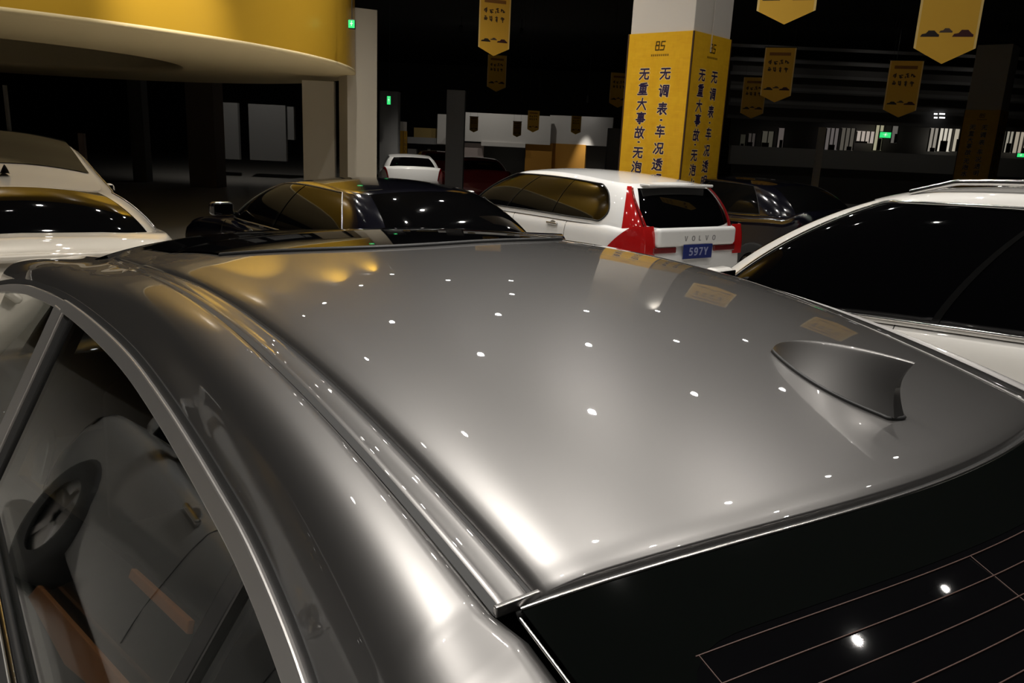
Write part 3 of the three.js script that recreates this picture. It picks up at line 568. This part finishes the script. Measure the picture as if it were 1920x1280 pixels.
// long gallery at the back right: parapet and lit shop windows
{
  const D = 31, g = thing('shop_gallery', 'long dark gallery with lit windows above a grey parapet wall', 'gallery');
  slabAt(g, 'parapet', 1368, 2000, 287, 322, D, std(lin(.4, .4, .39), .8), .3, 'grey parapet wall');
  slabAt(g, 'lower_wall', 1368, 2000, 320, 420, D + .1, darkWall, .3);
  slabAt(g, 'upper_wall', 1368, 2000, 120, 236, D + .1, std(lin(.10, .095, .09), .9), .3);
  slabAt(g, 'rear_wall', 1368, 2000, 234, 290, D + 1.2, std(lin(.12, .12, .12), .9), .1);
  for (let k = 0; k < 5; k++) slabAt(g, 'cornice', 1368, 2000, 96 + k * 26, 102 + k * 26, D - .05 - k * .02, std(lin(.16, .155, .15), .8), .1);
  const warm = (e, r = 1, gg = .86, b = .66) => std(lin(.12, .11, .1), .6, { emissive: lin(r, gg, b), emissiveIntensity: e });
  for (const [x0, x1, y0, y1, e] of [[1387, 1398, 252, 281, .03], [1402, 1416, 250, 281, .05], [1428, 1450, 246, 281, .08], [1458, 1470, 240, 281, .10], [1548, 1572, 240, 281, .10], [1576, 1602, 240, 282, .12], [1606, 1640, 246, 268, .5], [1640, 1656, 230, 282, .4], [1672, 1684, 232, 268, .14], [1742, 1758, 240, 284, .4], [1760, 1784, 238, 284, .5], [1788, 1809, 236, 284, .55], [1886, 1900, 238, 286, .35], [1902, 1960, 236, 288, .5]])
    {
      slabAt(g, 'lit_window', x0, x1, y0, y1, D + .8, warm(e * (.55 + .6 * rnd()), 1, .84 + .1 * rnd(), .58 + .25 * rnd()), .06, 'lit shop window');
      const n = Math.max(1, Math.round((x1 - x0) / 9)); for (let k = 0; k <= n; k++) { const x = mix(x0, x1, k / n); slabAt(g, 'mullion', x - .7, x + .7, y0, y1, D + .74, frameMat, .05); }
      const h = y1 - (y1 - y0) * (.15 + .35 * rnd()), xa = mix(x0, x1, rnd() * .5); slabAt(g, 'display_stand', xa, mix(xa, x1, .6), h, y1, D + .7, std(lin(.05, .035, .025), .8), .05);
    }
  for (const [x0, x1] of [[1752, 1758], [1762, 1772]]) for (const y of [212, 219]) slabAt(g, 'strip_light', x0, x1, y, y + 3, D - .2, warm(1.2, 1, 1, 1), .04);
}
// green exit signs
const green = std(lin(.02, .3, .08), .5, { emissive: lin(.05, 1, .25), emissiveIntensity: .8 });
for (const [x, y, d, w, h, l] of [[659, 45, 13.6, 12, 16, 'green exit sign hanging in front of the yellow fascia edge'], [729, 188, 23.5, 7, 18, 'small green sign on the dark column'], [1660, 253, 30, 22, 12, 'bright green exit sign on the back gallery'], [1914, 291, 30, 14, 8, 'second green exit sign on the back gallery beyond the far dim pillar']]) {
  const a = atDepth(x, y, d), k = d / F, g = thing('exit_sign', l, 'exit sign'); g.position.copy(a);
  mesh('housing', box(w * k, h * k, .06, 0, 0, -.035, .01), canMat, g); mesh('face', box(w * k * .9, h * k * .8, .01, 0, 0, 0), green, g, 'glowing green face');
  mesh('hanger', new THREE.CylinderGeometry(.008, .008, 6.6 - a.y, 6).translate(0, (6.6 - a.y) / 2, -.035), canMat, g);
  mesh('running_figure', merge([box(w * k * .12, h * k * .4, .004, 0, 0, .007), box(w * k * .4, h * k * .1, .004, 0, h * k * .05, .007), box(w * k * .12, h * k * .12, .004, w * k * .04, h * k * .27, .007)]), std(lin(.6, .9, .65), .5, { emissive: lin(.6, 1, .7), emissiveIntensity: .6 }), g);
}
// ------------------------------------------------------------------ hanging pennant banners
function bannerTexture() {
  const c = document.createElement('canvas'); c.width = 256; c.height = 460; const g = c.getContext('2d');
  g.fillStyle = '#d9a832'; g.fillRect(0, 0, 256, 460); g.fillStyle = '#e4c47a'; g.fillRect(0, 0, 10, 460); g.fillRect(246, 0, 10, 460);
  g.fillStyle = '#8a5a1c'; g.fillRect(40, 40, 176, 26);
  const blk = (y, n, h) => { for (let i = 0; i < n; i++) { const w = 184 / n - 12, x = 36 + i * (184 / n); g.fillStyle = '#3a2410'; for (let k = 0; k < 9; k++) { const a = rnd() < .5; g.fillRect(x + rnd() * w * .6, y + rnd() * h * .8, a ? w * .45 : 7, a ? 7 : h * .4); } } };
  blk(100, 4, 40); blk(160, 4, 40);
  const carShape = (x, y, s, col) => { g.fillStyle = col; g.beginPath(); g.moveTo(x, y); g.lineTo(x + 6 * s, y - 10 * s); g.lineTo(x + 22 * s, y - 13 * s); g.lineTo(x + 32 * s, y - 24 * s); g.lineTo(x + 56 * s, y - 24 * s); g.lineTo(x + 70 * s, y - 12 * s); g.lineTo(x + 78 * s, y - 8 * s); g.lineTo(x + 78 * s, y); g.closePath(); g.fill(); };
  carShape(20, 356, 1, '#1c1210'); carShape(96, 340, .7, '#4a3a30'); carShape(152, 356, 1.1, '#3a0c10');
  const t = new THREE.CanvasTexture(c); t.colorSpace = THREE.SRGBColorSpace; return t;
}
const bannerMat = std(0xffffff, .6, { map: bannerTexture(), side: THREE.DoubleSide });
const bannerGeo = (() => {
  const w = .3, h = 1.06, tip = .14, s = shapeFrom([[-w, 0], [w, 0], [w, -h + tip], [0, -h], [-w, -h + tip]]);
  const g = new THREE.ExtrudeGeometry(s, { depth: .008, bevelEnabled: false }), p = g.attributes.position, uv = g.attributes.uv;
  for (let i = 0; i < p.count; i++) uv.setXY(i, (p.getX(i) + w) / (2 * w), 1 + p.getY(i) / h);
  return g;
})();
function banner(label, cx, tipY, wpx, turn, k = 1, hscale = 1) {
  const d = .6 * k * Math.cos(turn) * F / wpx, tip = atDepth(cx, tipY, d), g = thing('pennant_banner', label, 'banner');
  g.position.set(tip.x, tip.y + 1.06 * k * hscale, tip.z); g.rotation.y = turn;
  const m = mesh('cloth', bannerGeo, bannerMat, g, 'yellow pointed banner'); m.scale.set(k, k * hscale, 1);
  const rod = mesh('rod', new THREE.CylinderGeometry(.012, .012, .64 * k, 8).rotateZ(Math.PI / 2), canMat, g); rod.position.y = .006;
  const up = 6.6 - g.position.y; for (const s of [-1, 1]) { const c = mesh('cord', new THREE.CylinderGeometry(.003, .003, up, 5), canMat, g); c.position.set(s * .25 * k, up / 2, 0); }
}
banner('large yellow pennant hanging between the round canopy and the yellow pillar', 925, 105, 54, .35);
banner('small dim pennant hanging just below the large one over the far booth', 930, 172, 33, .35);
banner('bright yellow pennant hanging close beside the yellow pillar top', 1470, 46, 92, -.35);
banner('big yellow pennant with dark car pictures hanging above the far dim pillar', 1765, 120, 92, -.35, 1, 1.15);
banner('brown lit pennant hanging right of the yellow pillar over the gallery', 1452, 192, 50, -.3);
banner('dim pennant half hidden behind the brown lit one', 1408, 222, 38, -.3);
banner('faint olive pennant hanging above the green exit sign of the gallery', 1684, 220, 52, -.3);
banner('very dim reddish pennant hanging against the dark next to the yellow pillar edge', 1158, 202, 33, .2);
for (const [x, y, w, l] of [[888, 248, 10, 'tiny dark pennant at the end of the booth upper wall'], [969, 257, 10, 'tiny reddish pennant above the booth lintel'], [999, 248, 14, 'tiny black pennant near the booth corner'], [1079, 252, 12, 'tiny dark pennant beside the bright wall wash of the booth'], [413, 219, 7, 'tiny dark pennant before the narrow grey wall panel'], [484, 216, 7, 'tiny dark pennant at the top of the wide grey wall panel'], [507, 234, 8, 'tiny dark pennant in the middle of the wide grey wall panel']])
  banner(l, x, y, w * 1.5, .2, .55);

// ------------------------------------------------------------------ lamps of the booth, the fascia and the pillar, plus added fill lamps
function spotLamp(label, pos, target, power, angle, color) {
  const g = thing('spot_lamp', label, 'lamp'); g.position.copy(pos);
  const dir = target.clone().sub(pos).normalize(), qn = new THREE.Quaternion().setFromUnitVectors(V(0, -1, 0), dir);
  const h = mesh('housing', canGeo, canMat, g); h.quaternion.copy(qn);
  const d = mesh('lens', discGeo, lampMat, h, 'glowing round lens'); d.position.y = .012;
  mesh('stem', new THREE.CylinderGeometry(.012, .012, 6.66 - pos.y, 8).translate(0, (6.66 - pos.y) / 2, 0), canMat, g);
  const l = new THREE.SpotLight(color || lin(1, .94, .84), power, 0, angle * R, .8, 2); l.position.copy(dir.clone().multiplyScalar(.02)); l.castShadow = true; l.shadow.radius = 3; l.target.position.copy(dir.clone().multiplyScalar(3)); g.add(l); g.add(l.target);
}
{
  const f = atDepth(352, 20, 9.8); spotLamp('spot lamp aimed at the yellow canopy fascia', V(f.x + .75, 6.1, f.z + .9), V(f.x - .25, 3.9, f.z - .3), 60, 17);
  spotLamp('added unseen spot lamp brightening the canopy fascia above the ivory SUV', V(-4.6, 6.1, -7.4), V(-6.4, 3.4, -9.3), 20, 42);  // unseen lamp, added to brighten the left fascia and the canopy underside
  const b = atDepth(1097, 250, 38); spotLamp('spot lamp washing the white side wall of the far booth', V(b.x, 3.6, b.z + .5), V(b.x, 1.6, b.z + .1), 50, 16);
  const w = atDepth(950, 240, 38); for (const [dx, l] of [[-2, 'spot lamp above the lintel side of the far booth'], [.5, 'spot lamp above the orange corner of the far booth']]) spotLamp(l, V(w.x + dx, 6.0, w.z + 3), V(w.x + dx, 2.2, w.z), 9, 48);
  const s = atDepth(775, 300, 22.5); spotLamp('added unseen spot lamp brightening the distant white car', V(s.x + .3, 6.0, s.z + .6), V(s.x - .3, .8, s.z - .6), 60, 20);  // unseen lamp, placed here only to make the far white car bright
  for (const [x, l] of [[1440, 'added unseen spot lamp brightening the gallery parapet next to the yellow pillar'], [1640, 'added unseen spot lamp brightening the gallery parapet under the green exit sign'], [1840, 'added unseen spot lamp brightening the gallery parapet behind the far dim pillar']]) { const q = atDepth(x, 300, 29.5); spotLamp(l, V(q.x, 6.2, q.z), V(q.x, 1.5, q.z - 1.4), .7, 60); }  // unseen fill lamps, added so that the parapet shows in the dark
  const u = atDepth(470, 250, 28); spotLamp('spot lamp lighting the grey wall panels under the canopy', V(u.x, 6.0, u.z + 1), V(u.x, 2, u.z - 2), 10, 60);
}
renderer.render(scene, camera);
